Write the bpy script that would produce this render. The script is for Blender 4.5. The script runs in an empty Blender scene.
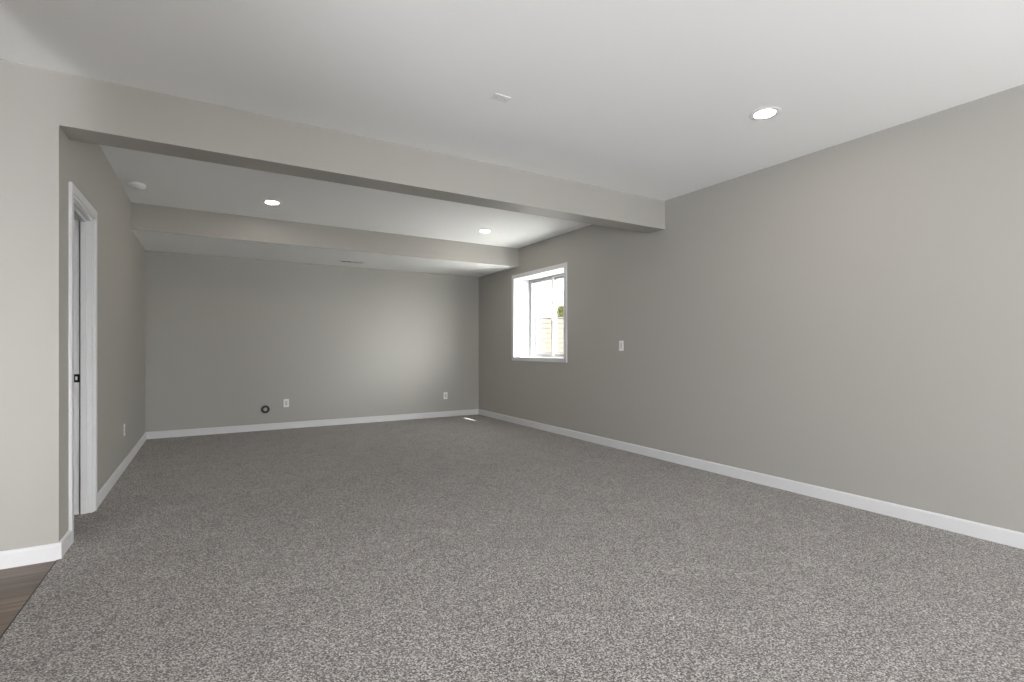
import bpy, bmesh, math, random
from mathutils import Vector, Matrix

S = bpy.context.scene
C = S.collection
PI = math.pi

# ------------------------------------------------------------------ camera, sky, sun, daylight, fill, exposure
CAM_Z = 1.166
YAW = 0.5379
cd = bpy.data.cameras.new('camera')
cam = bpy.data.objects.new('camera', cd)
C.objects.link(cam)
cam.location = (0, 0, CAM_Z)
cam.rotation_euler = (PI / 2, 0, -YAW)
cd.sensor_fit = 'HORIZONTAL'
cd.sensor_width = 36.0
cd.lens = 36.0 * 503.63 / 1024
cd.shift_y = 7.21 / 1024
cd.clip_start = 0.05
cd.clip_end = 300
S.camera = cam

S.view_settings.view_transform = 'Standard'
S.view_settings.look = 'None'
S.view_settings.exposure = 0.25
S.view_settings.gamma = 1.0
S.view_settings.use_curve_mapping = False

SUN_DIR = Vector((-1.0, 2.40, -2.80)).normalized()      # the way the sunlight travels
SUN_E = 24.0
SKY_BASE = 2.7
SKY_GLOW = 9.0         # haze round the sun
REAR_FILL = 49.0         # added upward fill for the ceiling, behind the camera
HALL_W = 3.0           # daylight through the hall window
SIDE_FILL = 195.0        # added fill from the hall, for the right wall and ceiling
SKY_LOBE = 20.0  # added bright sky patch that throws the light pool on the back wall
LENS = 98.0             # radiance of a downlight lens

w = bpy.data.worlds.new('sky')
S.world = w
w.use_nodes = True
nt = w.node_tree
nt.nodes.clear()
out = nt.nodes.new('ShaderNodeOutputWorld')
geo = nt.nodes.new('ShaderNodeTexCoord')
dot = nt.nodes.new('ShaderNodeVectorMath'); dot.operation = 'DOT_PRODUCT'
dot.inputs[1].default_value = tuple(-SUN_DIR)
ramp = nt.nodes.new('ShaderNodeValToRGB')
cr = ramp.color_ramp                    # hazy sky, far brighter round the sun
cr.elements[0].position = 0.35
cr.elements[0].color = (0, 0, 0, 1)
cr.elements[1].position = 1.0
cr.elements[1].color = (1.0, 0.99, 0.97, 1)
e_ = cr.elements.new(0.78)
e_.color = (0.55, 0.56, 0.57, 1)
bg = nt.nodes.new('ShaderNodeBackground')
bg.inputs['Color'].default_value = (0.93, 0.97, 1.0, 1)
bg.inputs['Strength'].default_value = SKY_BASE
bg2 = nt.nodes.new('ShaderNodeBackground')
bg2.inputs['Strength'].default_value = SKY_GLOW
add = nt.nodes.new('ShaderNodeAddShader')
nt.links.new(geo.outputs['Generated'], dot.inputs[0])
nt.links.new(dot.outputs['Value'], ramp.inputs['Fac'])
nt.links.new(ramp.outputs['Color'], bg2.inputs['Color'])
nt.links.new(bg.outputs['Background'], add.inputs[0])
nt.links.new(bg2.outputs['Background'], add.inputs[1])
LOBE_DIR = Vector((0.593, -0.784, 0.19)).normalized()   # bright patch added low in the sky, out of view
dot2 = nt.nodes.new('ShaderNodeVectorMath'); dot2.operation = 'DOT_PRODUCT'
dot2.inputs[1].default_value = tuple(LOBE_DIR)
mr2 = nt.nodes.new('ShaderNodeMapRange')
mr2.interpolation_type = 'SMOOTHSTEP'
mr2.inputs['From Min'].default_value = 0.90
mr2.inputs['From Max'].default_value = 0.99
mr2.inputs['To Max'].default_value = SKY_LOBE
bg3 = nt.nodes.new('ShaderNodeBackground')
bg3.inputs['Color'].default_value = (1.0, 0.99, 0.97, 1)
add2 = nt.nodes.new('ShaderNodeAddShader')
nt.links.new(geo.outputs['Generated'], dot2.inputs[0])
nt.links.new(dot2.outputs['Value'], mr2.inputs['Value'])
nt.links.new(mr2.outputs['Result'], bg3.inputs['Strength'])
nt.links.new(add.outputs['Shader'], add2.inputs[0])
nt.links.new(bg3.outputs['Background'], add2.inputs[1])
nt.links.new(add2.outputs['Shader'], out.inputs['Surface'])


def aim(o, d):
    o.rotation_euler = Vector(d).to_track_quat('-Z', 'Y').to_euler()


sl = bpy.data.lights.new('sun', 'SUN')
sl.energy = SUN_E
sl.angle = 0.012
sl.color = (1.0, 0.96, 0.9)
so = bpy.data.objects.new('sun', sl)
C.objects.link(so)
so.location = (30, -60, 60)
aim(so, SUN_DIR)


def area(name, loc, d, sx, sy, power, color=(1, 1, 1), portal=False, spread=PI):
    l = bpy.data.lights.new(name, 'AREA')
    l.shape = 'RECTANGLE'
    l.size = sx
    l.size_y = sy
    l.energy = power
    l.color = color
    l.spread = spread
    o = bpy.data.objects.new(name, l)
    C.objects.link(o)
    o.location = loc
    aim(o, d)
    if portal:
        l.cycles.is_portal = True
    return o


XR, XL, YB, YF, YBB, YSF = 4.055, -0.727, 7.945, 3.685, 3.909, 6.609
ZC, ZB, ZS = 2.701, 2.403, 2.419
YREAR, YHALL, XHALL = -3.2, -4.0, -3.2
WIN = (5.42, 6.73, 1.02, 2.25)          # window_1 opening: y0 y1 z0 z1
WX = 0.36                               # thickness of the outside wall
PATIO = (1.0, 3.9, 0.05, 2.1)        # opening behind the camera: x0 x1 z0 z1
HALLWIN = (-2.4, -1.85, 0.5, 2.1)
SIDE_OPENING = (-2.8, -0.6, 0.3, 2.1)  # opening added in the unseen hall wall for side light

PX, PW = (PATIO[0] + PATIO[1]) / 2, PATIO[1] - PATIO[0]
area('fill_rear_up', (PX, YREAR + 0.45, 0.45), (0, 0.60, 0.80), PW, 0.9, REAR_FILL, (1.0, 1.0, 1.0), spread=2.5)  # fill lamp added out of view, aimed up at the ceiling
area('daylight_hall', ((HALLWIN[0] + HALLWIN[1]) / 2, YHALL + 0.03, (HALLWIN[2] + HALLWIN[3]) / 2), (0, 1, 0),
     HALLWIN[1] - HALLWIN[0], HALLWIN[3] - HALLWIN[2], HALL_W, (0.95, 0.97, 1.0))
area('fill_hall_side', (XHALL + 0.60, (SIDE_OPENING[0] + SIDE_OPENING[1]) / 2, 0.75), (1, 0, 1.3),
     SIDE_OPENING[1] - SIDE_OPENING[0], 1.2, SIDE_FILL, (0.93, 0.965, 1.0))  # added fill lamp inside the hall, tilted upward

# ------------------------------------------------------------------ materials


def mat(name, col, rough=0.6, metal=0.0, bump=None, spec=0.3, emit=None):
    m = bpy.data.materials.new(name)
    m.use_nodes = True
    t = m.node_tree
    b = t.nodes['Principled BSDF']
    b.inputs['Base Color'].default_value = (*col, 1)
    b.inputs['Roughness'].default_value = rough
    b.inputs['Metallic'].default_value = metal
    b.inputs['Specular IOR Level'].default_value = spec
    if emit:
        b.inputs['Emission Color'].default_value = (*emit[0], 1)
        b.inputs['Emission Strength'].default_value = emit[1]
    tc = t.nodes.new('ShaderNodeTexCoord')
    n = t.nodes.new('ShaderNodeTexNoise')
    n.inputs['Scale'].default_value = bump[0] if bump else 40
    n.inputs['Detail'].default_value = 3
    t.links.new(tc.outputs['Object'], n.inputs['Vector'])
    if bump:
        bp = t.nodes.new('ShaderNodeBump')
        bp.inputs['Strength'].default_value = bump[1]
        bp.inputs['Distance'].default_value = bump[2]
        t.links.new(n.outputs['Fac'], bp.inputs['Height'])
        t.links.new(bp.outputs['Normal'], b.inputs['Normal'])
    # a hair of uneven tone so that nothing is one flat value
    mr = t.nodes.new('ShaderNodeMapRange')
    mr.inputs['To Min'].default_value = 0.985
    mr.inputs['To Max'].default_value = 1.015
    mx = t.nodes.new('ShaderNodeVectorMath'); mx.operation = 'SCALE'
    mx.inputs[0].default_value = col
    t.links.new(n.outputs['Fac'], mr.inputs['Value'])
    t.links.new(mr.outputs['Result'], mx.inputs['Scale'])
    t.links.new(mx.outputs['Vector'], b.inputs['Base Color'])
    return m


M = {}
M['wall'] = mat('greige_wall_paint', (0.412, 0.397, 0.370), 0.55, bump=(180, 0.08, 0.002), spec=0.5)
M['ceil'] = mat('ceiling_white', (0.94, 0.94, 0.94), 0.8, bump=(120, 0.10, 0.002))
M['trim'] = mat('white_trim_paint', (0.72, 0.72, 0.735), 0.35)
M['reveal'] = mat('satin_reveal_paint', (0.60, 0.60, 0.61), 0.4)
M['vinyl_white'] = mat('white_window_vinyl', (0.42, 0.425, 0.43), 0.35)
M['plastic'] = mat('white_plastic', (0.84, 0.84, 0.84), 0.35)
M['slot'] = mat('outlet_slot_dark', (0.05, 0.05, 0.05), 0.6)
M['insert'] = mat('outlet_insert', (0.62, 0.62, 0.63), 0.4)
M['black'] = mat('black_metal', (0.012, 0.012, 0.013), 0.4, 0.6)
M['dark'] = mat('dark_opening', (0.02, 0.02, 0.02), 0.8)
M['steel'] = mat('brushed_metal', (0.5, 0.5, 0.5), 0.35, 0.9)
M['rubber'] = mat('dark_grey_rubber', (0.045, 0.042, 0.04), 0.6)
M['pipe'] = mat('grey_pipe_cap', (0.40, 0.39, 0.38), 0.5)
M['lens'] = mat('glowing_lens', (0.9, 0.9, 0.9), 0.5, emit=((1.0, 0.90, 0.76), LENS))
M['concrete'] = mat('outside_gravel', (0.74, 0.73, 0.71), 0.9, bump=(30, 0.4, 0.01))
M['tan'] = mat('tan_fence_board', (0.088, 0.078, 0.066), 0.8, bump=(15, 0.2, 0.004))
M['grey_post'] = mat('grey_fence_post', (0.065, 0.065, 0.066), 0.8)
M['pale'] = mat('pale_fence_board', (0.088, 0.094, 0.09), 0.7)
M['bark'] = mat('bark', (0.12, 0.09, 0.06), 0.9)
M['leaf'] = mat('yellow_green_leaf', (0.15, 0.155, 0.06), 0.7)


def carpet_mat():
    m = bpy.data.materials.new('greige_carpet')
    m.use_nodes = True
    t = m.node_tree
    b = t.nodes['Principled BSDF']
    b.inputs['Roughness'].default_value = 1.0
    b.inputs['Specular IOR Level'].default_value = 0.05
    b.inputs['Sheen Weight'].default_value = 0.45
    b.inputs['Sheen Roughness'].default_value = 0.55
    b.inputs['Sheen Tint'].default_value = (0.9, 0.86, 0.83, 1)
    tc = t.nodes.new('ShaderNodeTexCoord')
    n1 = t.nodes.new('ShaderNodeTexNoise')
    n1.inputs['Scale'].default_value = 135
    n1.inputs['Detail'].default_value = 4
    n1.inputs['Roughness'].default_value = 0.75
    n2 = t.nodes.new('ShaderNodeTexNoise')
    n2.inputs['Scale'].default_value = 4.2
    n2.inputs['Detail'].default_value = 3
    n2.inputs['Distortion'].default_value = 0.4
    vo = t.nodes.new('ShaderNodeTexVoronoi')
    vo.inputs['Scale'].default_value = 185
    for n in (n1, n2, vo):
        t.links.new(tc.outputs['Object'], n.inputs['Vector'])
    n3 = t.nodes.new('ShaderNodeTexNoise')
    n3.inputs['Scale'].default_value = 26
    n3.inputs['Detail'].default_value = 2
    t.links.new(tc.outputs['Object'], n3.inputs['Vector'])
    r = t.nodes.new('ShaderNodeValToRGB')
    cr = r.color_ramp
    cr.elements[0].position = 0.35; cr.elements[0].color = (0.024, 0.0215, 0.0205, 1)
    cr.elements[1].position = 0.68; cr.elements[1].color = (0.57, 0.54, 0.522, 1)
    e = cr.elements.new(0.5); e.color = (0.158, 0.147, 0.141, 1)
    sep = t.nodes.new('ShaderNodeSeparateColor')
    t.links.new(vo.outputs['Color'], sep.inputs['Color'])
    mv = t.nodes.new('ShaderNodeMath'); mv.operation = 'MULTIPLY_ADD'
    mv.inputs[1].default_value = 0.32
    t.links.new(sep.outputs['Red'], mv.inputs[0])
    mo = t.nodes.new('ShaderNodeMath'); mo.operation = 'SUBTRACT'
    mo.inputs[1].default_value = 0.16
    t.links.new(n1.outputs['Fac'], mo.inputs[0])
    t.links.new(mo.outputs['Value'], mv.inputs[2])
    t.links.new(mv.outputs['Value'], r.inputs['Fac'])

    def span(src, lo, hi):
        mr = t.nodes.new('ShaderNodeMapRange')
        mr.inputs['From Min'].default_value = 0.3
        mr.inputs['From Max'].default_value = 0.7
        mr.inputs['To Min'].default_value = lo
        mr.inputs['To Max'].default_value = hi
        t.links.new(src.outputs['Fac'], mr.inputs['Value'])
        return mr
    ml = t.nodes.new('ShaderNodeMath'); ml.operation = 'MULTIPLY'
    t.links.new(span(n2, 0.90, 1.10).outputs['Result'], ml.inputs[0])
    t.links.new(span(n3, 0.90, 1.10).outputs['Result'], ml.inputs[1])
    sc = t.nodes.new('ShaderNodeVectorMath'); sc.operation = 'SCALE'
    t.links.new(r.outputs['Color'], sc.inputs[0])
    t.links.new(ml.outputs['Value'], sc.inputs['Scale'])
    t.links.new(sc.outputs['Vector'], b.inputs['Base Color'])
    ad = t.nodes.new('ShaderNodeMath'); ad.operation = 'ADD'
    t.links.new(n1.outputs['Fac'], ad.inputs[0])
    t.links.new(vo.outputs['Distance'], ad.inputs[1])
    bp = t.nodes.new('ShaderNodeBump')
    bp.inputs['Strength'].default_value = 0.5
    bp.inputs['Distance'].default_value = 0.008
    t.links.new(ad.outputs['Value'], bp.inputs['Height'])
    t.links.new(bp.outputs['Normal'], b.inputs['Normal'])
    return m


def plank_mat():
    m = bpy.data.materials.new('vinyl_plank')
    m.use_nodes = True
    t = m.node_tree
    b = t.nodes['Principled BSDF']
    b.inputs['Roughness'].default_value = 0.45
    tc = t.nodes.new('ShaderNodeTexCoord')
    br = t.nodes.new('ShaderNodeTexBrick')
    br.inputs['Color1'].default_value = (0.20, 0.150, 0.115, 1)
    br.inputs['Color2'].default_value = (0.125, 0.093, 0.072, 1)
    br.inputs['Mortar'].default_value = (0.03, 0.022, 0.018, 1)
    br.inputs['Scale'].default_value = 1.0
    br.inputs['Mortar Size'].default_value = 0.0012
    br.inputs['Brick Width'].default_value = 1.22
    br.inputs['Row Height'].default_value = 0.18
    t.links.new(tc.outputs['Object'], br.inputs['Vector'])
    mp = t.nodes.new('ShaderNodeMapping')
    mp.inputs['Scale'].default_value = (1.2, 26, 1)
    t.links.new(tc.outputs['Object'], mp.inputs['Vector'])
    n = t.nodes.new('ShaderNodeTexNoise')
    n.inputs['Scale'].default_value = 1.6
    n.inputs['Detail'].default_value = 5
    t.links.new(mp.outputs['Vector'], n.inputs['Vector'])
    mr = t.nodes.new('ShaderNodeMapRange')
    mr.inputs['From Min'].default_value = 0.3; mr.inputs['From Max'].default_value = 0.7
    mr.inputs['To Min'].default_value = 0.65; mr.inputs['To Max'].default_value = 1.4
    t.links.new(n.outputs['Fac'], mr.inputs['Value'])
    sc = t.nodes.new('ShaderNodeVectorMath'); sc.operation = 'SCALE'
    t.links.new(br.outputs['Color'], sc.inputs[0])
    t.links.new(mr.outputs['Result'], sc.inputs['Scale'])
    t.links.new(sc.outputs['Vector'], b.inputs['Base Color'])
    return m


def glass_mat():
    m = bpy.data.materials.new('window_glass')
    m.use_nodes = True
    t = m.node_tree
    t.nodes.clear()
    o = t.nodes.new('ShaderNodeOutputMaterial')
    tr = t.nodes.new('ShaderNodeBsdfTransparent')
    tr.inputs['Color'].default_value = (0.97, 0.985, 0.98, 1)
    gl = t.nodes.new('ShaderNodeBsdfGlossy')
    gl.inputs['Roughness'].default_value = 0.02
    lw = t.nodes.new('ShaderNodeLayerWeight')
    pw = t.nodes.new('ShaderNodeMath'); pw.operation = 'POWER'
    pw.inputs[1].default_value = 5.0
    fr = t.nodes.new('ShaderNodeMath'); fr.operation = 'MULTIPLY_ADD'
    fr.inputs[1].default_value = 0.6
    fr.inputs[2].default_value = 0.03
    t.links.new(lw.outputs['Facing'], pw.inputs[0])
    t.links.new(pw.outputs['Value'], fr.inputs[0])
    mx = t.nodes.new('ShaderNodeMixShader')
    t.links.new(fr.outputs['Value'], mx.inputs['Fac'])
    t.links.new(tr.outputs['BSDF'], mx.inputs[1])
    t.links.new(gl.outputs['BSDF'], mx.inputs[2])
    t.links.new(mx.outputs['Shader'], o.inputs['Surface'])
    return m


M['carpet'] = carpet_mat()
M['plank'] = plank_mat()
M['glass'] = glass_mat()

# ------------------------------------------------------------------ helpers


def obj(name, bm, m, parent=None, smooth=False, bevel=0.0, seg=2):
    if bevel:
        bmesh.ops.bevel(bm, geom=list(bm.edges), offset=bevel, segments=seg, affect='EDGES', clamp_overlap=True)
    me = bpy.data.meshes.new(name)
    bmesh.ops.recalc_face_normals(bm, faces=list(bm.faces))
    bm.to_mesh(me)
    bm.free()
    me.materials.append(m)
    if smooth:
        for p in me.polygons:
            p.use_smooth = True
        me.set_sharp_from_angle(angle=math.radians(35))
    o = bpy.data.objects.new(name, me)
    C.objects.link(o)
    if parent:
        o.parent = parent
    return o


def box(bm, x0, x1, y0, y1, z0, z1):
    vs = [bm.verts.new((x, y, z)) for x in (x0, x1) for y in (y0, y1) for z in (z0, z1)]
    for f in ((0, 1, 3, 2), (4, 6, 7, 5), (0, 4, 5, 1), (2, 3, 7, 6), (0, 2, 6, 4), (1, 5, 7, 3)):
        bm.faces.new([vs[i] for i in f])


def boxes(*bs):
    bm = bmesh.new()
    for b in bs:
        box(bm, *b)
    return bm


def lathe(profile, n=48, closed=False):
    """profile: (r, z) list, turned about the z axis"""
    bm = bmesh.new()
    rings = []
    for r, z in profile:
        if r < 1e-6:
            rings.append([bm.verts.new((0, 0, z))])
        else:
            rings.append([bm.verts.new((r * math.cos(2 * PI * k / n), r * math.sin(2 * PI * k / n), z)) for k in range(n)])
    pairs = list(zip(rings, rings[1:]))
    if closed:
        pairs.append((rings[-1], rings[0]))
    for a, b in pairs:
        for k in range(n):
            k2 = (k + 1) % n
            if len(a) == 1 and len(b) == 1:
                continue
            if len(a) == 1:
                bm.faces.new((a[0], b[k], b[k2]))
            elif len(b) == 1:
                bm.faces.new((a[k], a[k2], b[0]))
            else:
                bm.faces.new((a[k], a[k2], b[k2], b[k]))
    return bm


def struct(name, bm, m, parent=None, **k):
    o = obj(name, bm, m, parent, **k)
    o['kind'] = 'structure'
    return o


def thing(name, label, cat, loc, rot=(0, 0, 0), group=None):
    o = bpy.data.objects.new(name, None)
    C.objects.link(o)
    o.empty_display_size = 0.05
    o.location = loc
    o.rotation_euler = rot
    o['label'] = label
    o['category'] = cat
    if group:
        o['group'] = group
    return o


def dup(root, loc, label, rot=None):
    r = root.copy()
    C.objects.link(r)
    r.location = loc
    if rot is not None:
        r.rotation_euler = rot
    r['label'] = label

    def kids(src, dst):
        for ch in list(src.children):
            c = ch.copy()
            C.objects.link(c)
            c.parent = dst
            kids(ch, c)
    kids(root, r)
    return r


def wall_with_hole(axis, p0, p1, a0, a1, z0, z1, h):
    """a slab between p0..p1 on its thin axis, running a0..a1, with one opening h = (b0, b1, c0, c1)"""
    bm = bmesh.new()
    A = [a0, h[0], h[1], a1]
    Z = [z0, h[2], h[3], z1]
    for i in range(3):
        for j in range(3):
            if i == 1 and j == 1 or Z[j + 1] - Z[j] < 1e-6:
                continue
            if axis == 'x':
                box(bm, p0, p1, A[i], A[i + 1], Z[j], Z[j + 1])
            else:
                box(bm, A[i], A[i + 1], p0, p1, Z[j], Z[j + 1])
    bmesh.ops.remove_doubles(bm, verts=list(bm.verts), dist=1e-5)
    # drop the faces where two blocks of the slab meet
    seen = {}
    for f in bm.faces:
        seen.setdefault(tuple(round(c, 4) for c in f.calc_center_median()), []).append(f)
    bmesh.ops.delete(bm, geom=[f for fs in seen.values() if len(fs) > 1 for f in fs], context='FACES_ONLY')
    return bm


# ------------------------------------------------------------------ the room
T = 0.14
DOOR = (3.975, 4.615, 0.0, 2.085)      # opening in wall_left: y0 y1 z0 z1
struct('floor', boxes((XL, XR, YREAR, YB, -0.10, 0), (-3.4, XL, YF, YB, -0.10, 0)), M['carpet'])
struct('floor_hall', boxes((XHALL, XL, YHALL, YF, -0.10, -0.004)), M['plank'])
struct('ceiling', boxes((-3.6, XR + WX, YHALL - 0.3, YB + 0.2, ZC, ZC + 0.25)), M['ceil'])
struct('ceiling_soffit', boxes((XL, XR, YSF + 0.012, YB, ZS, ZC)), M['ceil'])
struct('wall_soffit', boxes((XL, XR, YSF, YSF + 0.012, ZS, ZC)), M['wall'])
struct('beam', boxes((XL, XR, YF, YBB, ZB, ZC)), M['wall'])
struct('wall_right', wall_with_hole('x', XR, XR + WX, YREAR - 0.3, YB + 0.2, -0.1, ZC, WIN), M['wall'])
struct('wall_back', boxes((-3.6, XR, YB, YB + 0.2, -0.1, ZC)), M['wall'])
struct('wall_left', wall_with_hole('x', XL - T, XL, YF, YB, 0, ZC, DOOR), M['wall'])
struct('wall_front', boxes((XHALL, XL - T, YF, YF + T, -0.1, ZC)), M['wall'])
struct('wall_hall', wall_with_hole('x', XHALL - 0.2, XHALL, YHALL - 0.3, YB, -0.1, ZC, SIDE_OPENING), M['wall'])
struct('wall_partition', boxes((-0.96, -0.84, 0.9, 2.8, -0.1, ZC)), M['wall'])
bmr = wall_with_hole('y', YREAR - 0.3, YREAR, -1.0, XR, -0.1, ZC, PATIO)
struct('wall_rear', bmr, M['wall'])
struct('wall_rear_hall', wall_with_hole('y', YHALL - 0.3, YHALL, XHALL, -1.0, -0.1, ZC, HALLWIN), M['wall'])

struct('sky_blocker', boxes((-1.0, XR + WX, YREAR - 3.3, YREAR - 0.3, ZC - 0.25, ZC)), M['ceil'])  # unseen slab added to keep sky light out of the rear opening

# baseboards: a flat board with an eased top edge
BH, BT = 0.092, 0.013


def baseboard(name, p0, p1, nrm, z=0.0):
    """p0 -> p1 along the wall foot, nrm points into the room"""
    p0, p1, n = Vector((*p0, z)), Vector((*p1, z)), Vector((*nrm, 0))
    prof = [(0, 0), (BT, 0), (BT, BH - 0.012), (BT - 0.003, BH - 0.004), (BT - 0.008, BH), (0, BH)]
    bm = bmesh.new()
    ra = [bm.verts.new(p0 + n * a + Vector((0, 0, b))) for a, b in prof]
    rb = [bm.verts.new(p1 + n * a + Vector((0, 0, b))) for a, b in prof]
    for k in range(len(prof)):
        k2 = (k + 1) % len(prof)
        bm.faces.new((ra[k], ra[k2], rb[k2], rb[k]))
    bm.faces.new(ra)
    bm.faces.new(rb)
    return struct(name, bm, M['trim'])


CAS = 0.075
baseboard('baseboard_right', (XR, YREAR), (XR, YB), (-1, 0))
baseboard('baseboard_back', (XL, YB), (XR - BT, YB), (0, -1))
baseboard('baseboard_left', (XL, DOOR[1] + CAS), (XL, YB - BT), (1, 0))
baseboard('baseboard_left_return', (XL, YF), (XL, DOOR[0] - CAS), (1, 0))
baseboard('baseboard_front', (XHALL, YF), (XL + BT, YF), (0, -1), -0.004)

baseboard('baseboard_partition', (-0.84, 0.9), (-0.84, 2.8), (1, 0), -0.004)
baseboard('baseboard_partition_end', (-0.96, 2.8), (-0.84 + BT, 2.8), (0, 1), -0.004)

# carpet edge: a slim transition strip where carpet meets plank
struct('trim_1', boxes((XL - 0.007, XL, YREAR, YF - BT, -0.004, -0.001)), M['rubber'])

# ------------------------------------------------------------------ door_1 (open doorway in the left wall)
y0, y1, z1 = DOOR[0], DOOR[1], DOOR[3]
JT = 0.019
d = bpy.data.objects.new('door_1', None)
C.objects.link(d)
d['kind'] = 'structure'


def casing_bm(w0, t):
    """stepped casing round the doorway, seen from the room side (faces +x)"""
    x = XL
    a0, a1, b1 = y0 + 0.006, y1 - 0.006, z1 - 0.006
    bm = bmesh.new()
    for (q0, q1, th) in ((0, w0 * 0.30, t * 0.7), (w0 * 0.30, w0, t)):
        box(bm, x, x + th, a0 - q1, a0 - q0, 0, b1 + q1)
        box(bm, x, x + th, a1 + q0, a1 + q1, 0, b1 + q1)
        box(bm, x, x + th, a0 - q0, a1 + q0, b1 + q0, b1 + q1)
    return bm


obj('casing', casing_bm(CAS, 0.015), M['trim'], d)
bm = boxes((XL - T, XL, y1 - JT, y1, 0, z1), (XL - T, XL, y0, y0 + JT, 0, z1), (XL - T, XL, y0 + JT, y1 - JT, z1 - JT, z1))
obj('jamb', bm, M['trim'], d)
sx0, sx1 = XL - 0.063, XL - 0.030
bm = boxes((sx0, sx1, y1 - JT - 0.012, y1 - JT, 0, z1 - JT), (sx0, sx1, y0 + JT, y0 + JT + 0.012, 0, z1 - JT),
           (sx0, sx1, y0 + JT + 0.012, y1 - JT - 0.012, z1 - JT - 0.012, z1 - JT))
obj('door_stop', bm, M['trim'], d)
obj('stop_shadow_strip', boxes((sx0 - 0.005, sx0, y1 - JT - 0.0125, y1 - JT, 0, z1 - JT)), M['grey_post'], d)  # thin dark strip standing in for the shadow line behind the stop
# black strike plate in the rebate of the far jamb
zs_ = 0.955
px0, px1 = XL - 0.106, XL - 0.070
ys = y1 - JT
bm = boxes((px0, px1, ys - 0.002, ys, zs_ + 0.012, zs_ + 0.029), (px0, px1, ys - 0.002, ys, zs_ - 0.029, zs_ - 0.012),
           (px0, px0 + 0.014, ys - 0.002, ys, zs_ - 0.012, zs_ + 0.012), (px1 - 0.011, px1, ys - 0.002, ys, zs_ - 0.012, zs_ + 0.012))
sp = obj('strike_plate', bm, M['black'], d)
sp['label'] = 'black metal strike plate on the white jamb'

# ------------------------------------------------------------------ window_1 in the right wall
wn = bpy.data.objects.new('window_1', None)
C.objects.link(wn)
wn['kind'] = 'structure'
a0, a1, b0, b1 = WIN
cx0, cx1 = XR - 0.013, XR
bm = boxes((cx0, cx1, a0 - 0.055, a0, b0 - 0.045, b1 + 0.055), (cx0, cx1, a1, a1 + 0.055, b0 - 0.045, b1 + 0.055),
           (cx0, cx1, a0, a1, b1, b1 + 0.055), (cx0, cx1, a0, a1, b0 - 0.045, b0))
obj('casing', bm, M['trim'], wn)
rx = XR + 0.275
bm = boxes((cx0, rx, a0, a0 + 0.008, b0 + 0.008, b1 - 0.008), (cx0, rx, a1 - 0.008, a1, b0 + 0.008, b1 - 0.008),
           (cx0, rx, a0, a1, b1 - 0.008, b1))
obj('reveal', bm, M['reveal'], wn)
obj('sill', boxes((cx0 - 0.004, rx, a0, a1, b0, b0 + 0.010)), M['reveal'], wn)


def ring(x0, x1, y0, y1, z0, z1, wd, wt=None):
    wt = wt or wd
    return boxes((x0, x1, y0, y0 + wd, z0, z1), (x0, x1, y1 - wd, y1, z0, z1),
                 (x0, x1, y0 + wd, y1 - wd, z0, z0 + wt), (x0, x1, y0 + wd, y1 - wd, z1 - wt, z1))


obj('frame', ring(rx, XR + WX, a0, a1, b0, b1, 0.032), M['vinyl_white'], wn)
YM = 6.09
in_ = (a0 + 0.032, a1 - 0.032, b0 + 0.032, b1 - 0.032)
s1 = obj('sash', ring(rx + 0.008, rx + 0.038, YM, in_[1], in_[2], in_[3], 0.036), M['vinyl_white'], wn)
obj('pane', boxes((rx + 0.021, rx + 0.025, YM + 0.036, in_[1] - 0.036, in_[2] + 0.036, in_[3] - 0.036)), M['glass'], s1)
obj('latch', boxes((rx - 0.004, rx + 0.008, YM + 0.008, YM + 0.026, 1.58, 1.66)), M['vinyl_white'], s1, bevel=0.002)
s2 = obj('sash', ring(rx + 0.044, rx + 0.074, in_[0], YM + 0.036, in_[2], in_[3], 0.036), M['vinyl_white'], wn)
obj('pane', boxes((rx + 0.057, rx + 0.061, in_[0] + 0.036, YM, in_[2] + 0.036, in_[3] - 0.036)), M['glass'], s2)

# ------------------------------------------------------------------ outside the window
GZ = 0.75
fw = Vector((math.sin(YAW), math.cos(YAW), 0))
rt = Vector((math.cos(YAW), -math.sin(YAW), 0))
struct('ground', boxes((XR + WX, 60, -20, 60, GZ - 0.3, GZ)), M['concrete'])


def fence(name, origin, u0, u1, top, pitch, mats, label):
    """boards run along the fence line, posts at both ends and a cap on top"""
    t = thing(name, label, 'fence', origin, (0, 0, -YAW))
    nb = round((top - GZ - 0.10) / pitch)
    pitch = (top - GZ - 0.10) / nb
    bm = bmesh.new()
    for k in range(nb):
        box(bm, u0, u1, -0.015, 0.015, 0.05 + k * pitch, 0.05 + k * pitch + pitch - 0.018)
    box(bm, u0, u1, 0.015, 0.02, 0.05, 0.05 + nb * pitch)
    obj('board_panel', bm, M[mats[0]], t)
    obj('cap_rail', boxes((u0, u1, -0.04, 0.04, top - GZ - 0.05, top - GZ)), M[mats[1]], t)
    n = max(1, round((u1 - u0) / 2.4))
    for k in range(n + 1):
        u = u0 + (u1 - u0) * k / n
        obj('post', boxes((u - 0.07, u + 0.07, -0.07, 0.07, 0, top - GZ + 0.02)), M[mats[1]], t, bevel=0.01)
    return t


DF = 20.0
org = fw * DF + rt * ((541.6 - 512) / 503.63 * DF)
TOPF = CAM_Z + (348.2 - 317) / 503.63 * DF
fence('board_fence', (org.x, org.y, GZ), 0.0, 7.2, TOPF, 0.20, ('tan', 'grey_post'),
      'tan horizontal board fence with grey post outside the window')
fence('panel_fence', (org.x - rt.x * 0.16, org.y - rt.y * 0.16, GZ), -4.8, 0.0, TOPF - 0.01, 0.80, ('pale', 'pale'),
      'pale grey panel fence outside the window, left of the tan boards')

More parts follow.
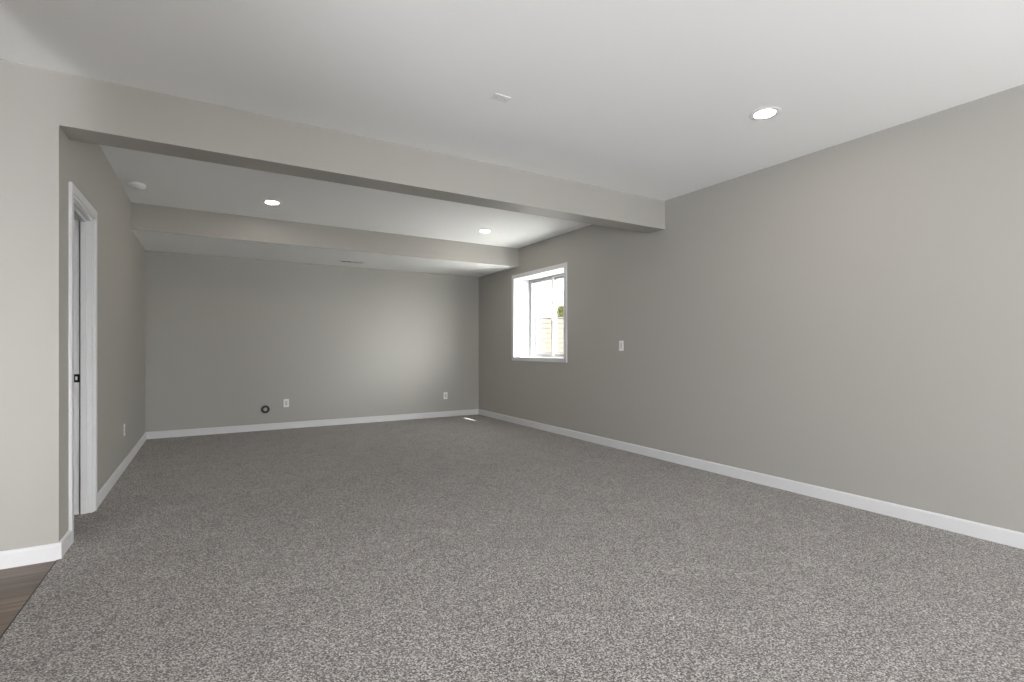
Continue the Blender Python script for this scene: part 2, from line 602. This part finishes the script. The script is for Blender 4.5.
random.seed(4)
DT = 25.0
tp = fw * DT + rt * ((562.5 - 512) / 503.63 * DT)
tr = thing('tree', 'yellow-green leafy tree rising behind the tan fence outside the window', 'tree', (tp.x, tp.y, GZ))
bm = bmesh.new()
bmesh.ops.create_cone(bm, cap_ends=True, segments=10, radius1=0.09, radius2=0.05, depth=1.7, matrix=Matrix.Translation((0, 0, 0.85)))
for k in range(6):
    a = k * 1.05
    mm = Matrix.Translation((0.18 * math.cos(a), 0.18 * math.sin(a), 1.85)) @ Matrix.Rotation(a, 4, 'Z') @ Matrix.Rotation(0.6, 4, 'Y')
    bmesh.ops.create_cone(bm, cap_ends=True, segments=6, radius1=0.03, radius2=0.01, depth=0.7, matrix=mm)
obj('trunk', bm, M['bark'], tr)
bm = bmesh.new()
for k in range(2600):
    while True:
        p = Vector((random.uniform(-1, 1), random.uniform(-1, 1), random.uniform(-1, 1)))
        if 0.25 < p.length < 1:
            break
    lump = 0.8 + 0.2 * math.sin(5 * p.x + 2) * math.cos(4 * p.z + p.y * 3)
    p = Vector((p.x * 0.52 * lump, p.y * 0.52 * lump, 2.05 + p.z * 0.68 * lump))
    R = Matrix.Rotation(random.uniform(0, 6.28), 3, 'Z') @ Matrix.Rotation(random.uniform(-1.2, 1.2), 3, 'X')
    s = random.uniform(0.04, 0.075)
    q = [R @ Vector(v) * s + p for v in ((-1, 0, 0), (0, -0.5, 0.1), (1, 0, 0), (0, 0.5, 0.1))]
    bm.faces.new([bm.verts.new(v) for v in q])
obj('foliage', bm, M['leaf'], tr)

# ------------------------------------------------------------------ downlights
LG = 'recessed ceiling lights'


def make_downlight(loc, label):
    t = thing('recessed_light', label, 'ceiling light', loc, group=LG)
    obj('trim_ring', lathe([(0.094, 0.0), (0.094, -0.002), (0.090, -0.004), (0.080, -0.005), (0.063, -0.004), (0.062, 0.0)], 64, True),
        M['plastic'], t, smooth=True)
    obj('lens', lathe([(0.0622, -0.0005), (0.0622, -0.004), (0.058, -0.0055), (0.0, -0.006)], 64), M['lens'], t, smooth=True)
    return t


dl = make_downlight((3.106, 1.981, ZC), 'round white recessed ceiling light in front of the beam, near the right wall')
dup(dl, (0.547, 5.85, ZC), 'round recessed ceiling light behind the beam, on the smoke detector side')
dup(dl, (3.075, 5.845, ZC), 'round recessed ceiling light behind the beam, nearest the window')
for x, y in ((0.55, 1.2), (3.1, -1.9), (0.55, -1.9)):
    dup(dl, (x, y, ZC), 'round recessed ceiling light over the unseen rear of the room')

# ------------------------------------------------------------------ smoke detector
sd = thing('smoke_detector', 'white round smoke detector on the ceiling beside the left wall', 'smoke detector', (-0.60, 5.83, ZC))
obj('mounting_plate', lathe([(0.0, 0), (0.066, 0), (0.066, -0.010), (0.0, -0.010)]), M['plastic'], sd, smooth=True)
obj('cover', lathe([(0.0, -0.010), (0.068, -0.010), (0.070, -0.014), (0.070, -0.022), (0.062, -0.036), (0.050, -0.044), (0.0, -0.047)]),
    M['plastic'], sd, smooth=True)
bm = bmesh.new()
for k in range(28):
    a = 2 * PI * k / 28
    bmesh.ops.create_cube(bm, size=1, matrix=Matrix.Rotation(a, 4, 'Z') @ Matrix.Translation((0.0665, 0, -0.029)) @ Matrix.Rotation(0.6, 4, 'Y') @ Matrix.Diagonal((0.003, 0.007, 0.010, 1)))
obj('vent_slots', bm, M['insert'], sd)
obj('test_button', lathe([(0.012, -0.046), (0.012, -0.049), (0.010, -0.050), (0.0, -0.050)], 24), M['insert'], sd, smooth=True)

# ------------------------------------------------------------------ blank plate on the front ceiling
cp = thing('cover_plate', 'small white rectangular cover plate on the ceiling in front of the beam', 'cover plate', (1.520, 2.686, ZC))
obj('plate', boxes((-0.058, 0.058, -0.036, 0.036, -0.004, 0.0)), M['plastic'], cp, bevel=0.0015)
for sx in (-0.030, 0.030):
    bm = lathe([(0.004, -0.004), (0.004, -0.0055), (0.0, -0.006)], 16)
    bmesh.ops.translate(bm, verts=list(bm.verts), vec=(sx, 0, 0))
    obj('screw', bm, M['steel'], cp, smooth=True)

# ------------------------------------------------------------------ register under the soffit
rg = thing('ceiling_register', 'white slotted air register on the underside of the soffit at the back wall', 'vent', (1.745, 7.46, ZS))
obj('frame', ring(-0.180, 0.180, -0.080, 0.080, -0.006, 0.0, 0.024) if False else boxes(
    (-0.180, -0.150, -0.08, 0.08, -0.007, 0), (0.150, 0.180, -0.08, 0.08, -0.007, 0),
    (-0.150, 0.150, -0.08, -0.05, -0.007, 0), (-0.150, 0.150, 0.05, 0.08, -0.007, 0),
    (-0.004, 0.004, -0.05, 0.05, -0.007, 0)), M['plastic'], rg)
obj('duct_opening', boxes((-0.150, 0.150, -0.05, 0.05, -0.0015, -0.0005)), M['dark'], rg)
for s, tilt in ((-1, -0.45), (1, 1.5)):
    for k in range(9):
        bm = bmesh.new()
        x = s * (0.018 + k * 0.0152)
        bmesh.ops.create_cube(bm, size=1, matrix=Matrix.Translation((x, 0, -0.0055)) @ Matrix.Rotation(tilt, 4, 'Y') @ Matrix.Diagonal((0.0075, 0.1, 0.001, 1)))
        obj('louver', bm, M['plastic'], rg)

# ------------------------------------------------------------------ outlets, switch, pipe


def make_outlet(loc, rot, label):
    """local frame: plate in the xz plane, facing -y"""
    t = thing('wall_outlet', label, 'outlet', loc, rot, group='duplex wall outlets')
    obj('cover_plate', boxes((-0.036, 0.036, -0.006, 0.0, -0.058, 0.058)), M['plastic'], t, bevel=0.0025)
    ins = obj('receptacle', boxes((-0.0165, 0.0165, -0.009, -0.0055, -0.034, 0.034)), M['insert'], t, bevel=0.0015)
    bm = bmesh.new()
    for zc in (-0.018, 0.018):
        for sx, hh in ((-0.006, 0.009), (0.006, 0.007)):
            box(bm, sx - 0.001, sx + 0.001, -0.0096, -0.0088, zc + 0.001 - hh / 2, zc + 0.001 + hh / 2)
        box(bm, -0.002, 0.002, -0.0096, -0.0088, zc - 0.011, zc - 0.007)
    obj('slots', bm, M['slot'], ins)
    return t


o1 = make_outlet((0.929, YB, 0.371), (0, 0, 0), 'white wall outlet on the back wall beside the dark round pipe fitting')
dup(o1, (3.420, YB, 0.358), 'white wall outlet on the back wall near the corner with the window wall')
dup(o1, (XL, 6.11, 0.375), 'white wall outlet on the left wall between the doorway and the back corner', (0, 0, PI / 2))

sw = thing('light_switch', 'white light switch on the right wall between window and beam', 'switch', (XR, 4.335, 1.195), (0, 0, -PI / 2))
obj('cover_plate', boxes((-0.036, 0.036, -0.006, 0.0, -0.058, 0.058)), M['plastic'], sw, bevel=0.0025)
bm = bmesh.new()
vs = [(-0.0165, 0.034, -0.0105), (0.0165, 0.034, -0.0105), (-0.0165, 0.0, -0.0075), (0.0165, 0.0, -0.0075), (-0.0165, -0.034, -0.0065), (0.0165, -0.034, -0.0065)]
fr = [bm.verts.new((x, y, z)) for x, z, y in vs]
bk = [bm.verts.new((x, -0.005, z)) for x, z, y in vs]
for f in ((0, 1, 3, 2), (2, 3, 5, 4)):
    bm.faces.new([fr[i] for i in f])
for a, b in ((0, 1), (1, 3), (3, 5), (5, 4), (4, 2), (2, 0)):
    bm.faces.new((fr[a], fr[b], bk[b], bk[a]))
obj('rocker', bm, M['insert'], sw)

pf = thing('pipe_fitting', 'dark round pipe fitting with grey centre low on the back wall', 'pipe fitting', (0.656, YB, 0.297), (PI / 2, 0, 0))
obj('flange', lathe([(0.056, 0.0), (0.056, 0.008), (0.050, 0.013), (0.030, 0.014), (0.026, 0.010), (0.026, 0.0)], 48, True), M['rubber'], pf, smooth=True)
obj('pipe_cap', lathe([(0.0, 0.0), (0.025, 0.0), (0.025, 0.016), (0.021, 0.019), (0.0, 0.019)], 32), M['pipe'], pf, smooth=True)
bm = boxes((-0.005, 0.005, -0.014, 0.014, 0.019, 0.026))
obj('lug', bm, M['pipe'], pf, bevel=0.001)
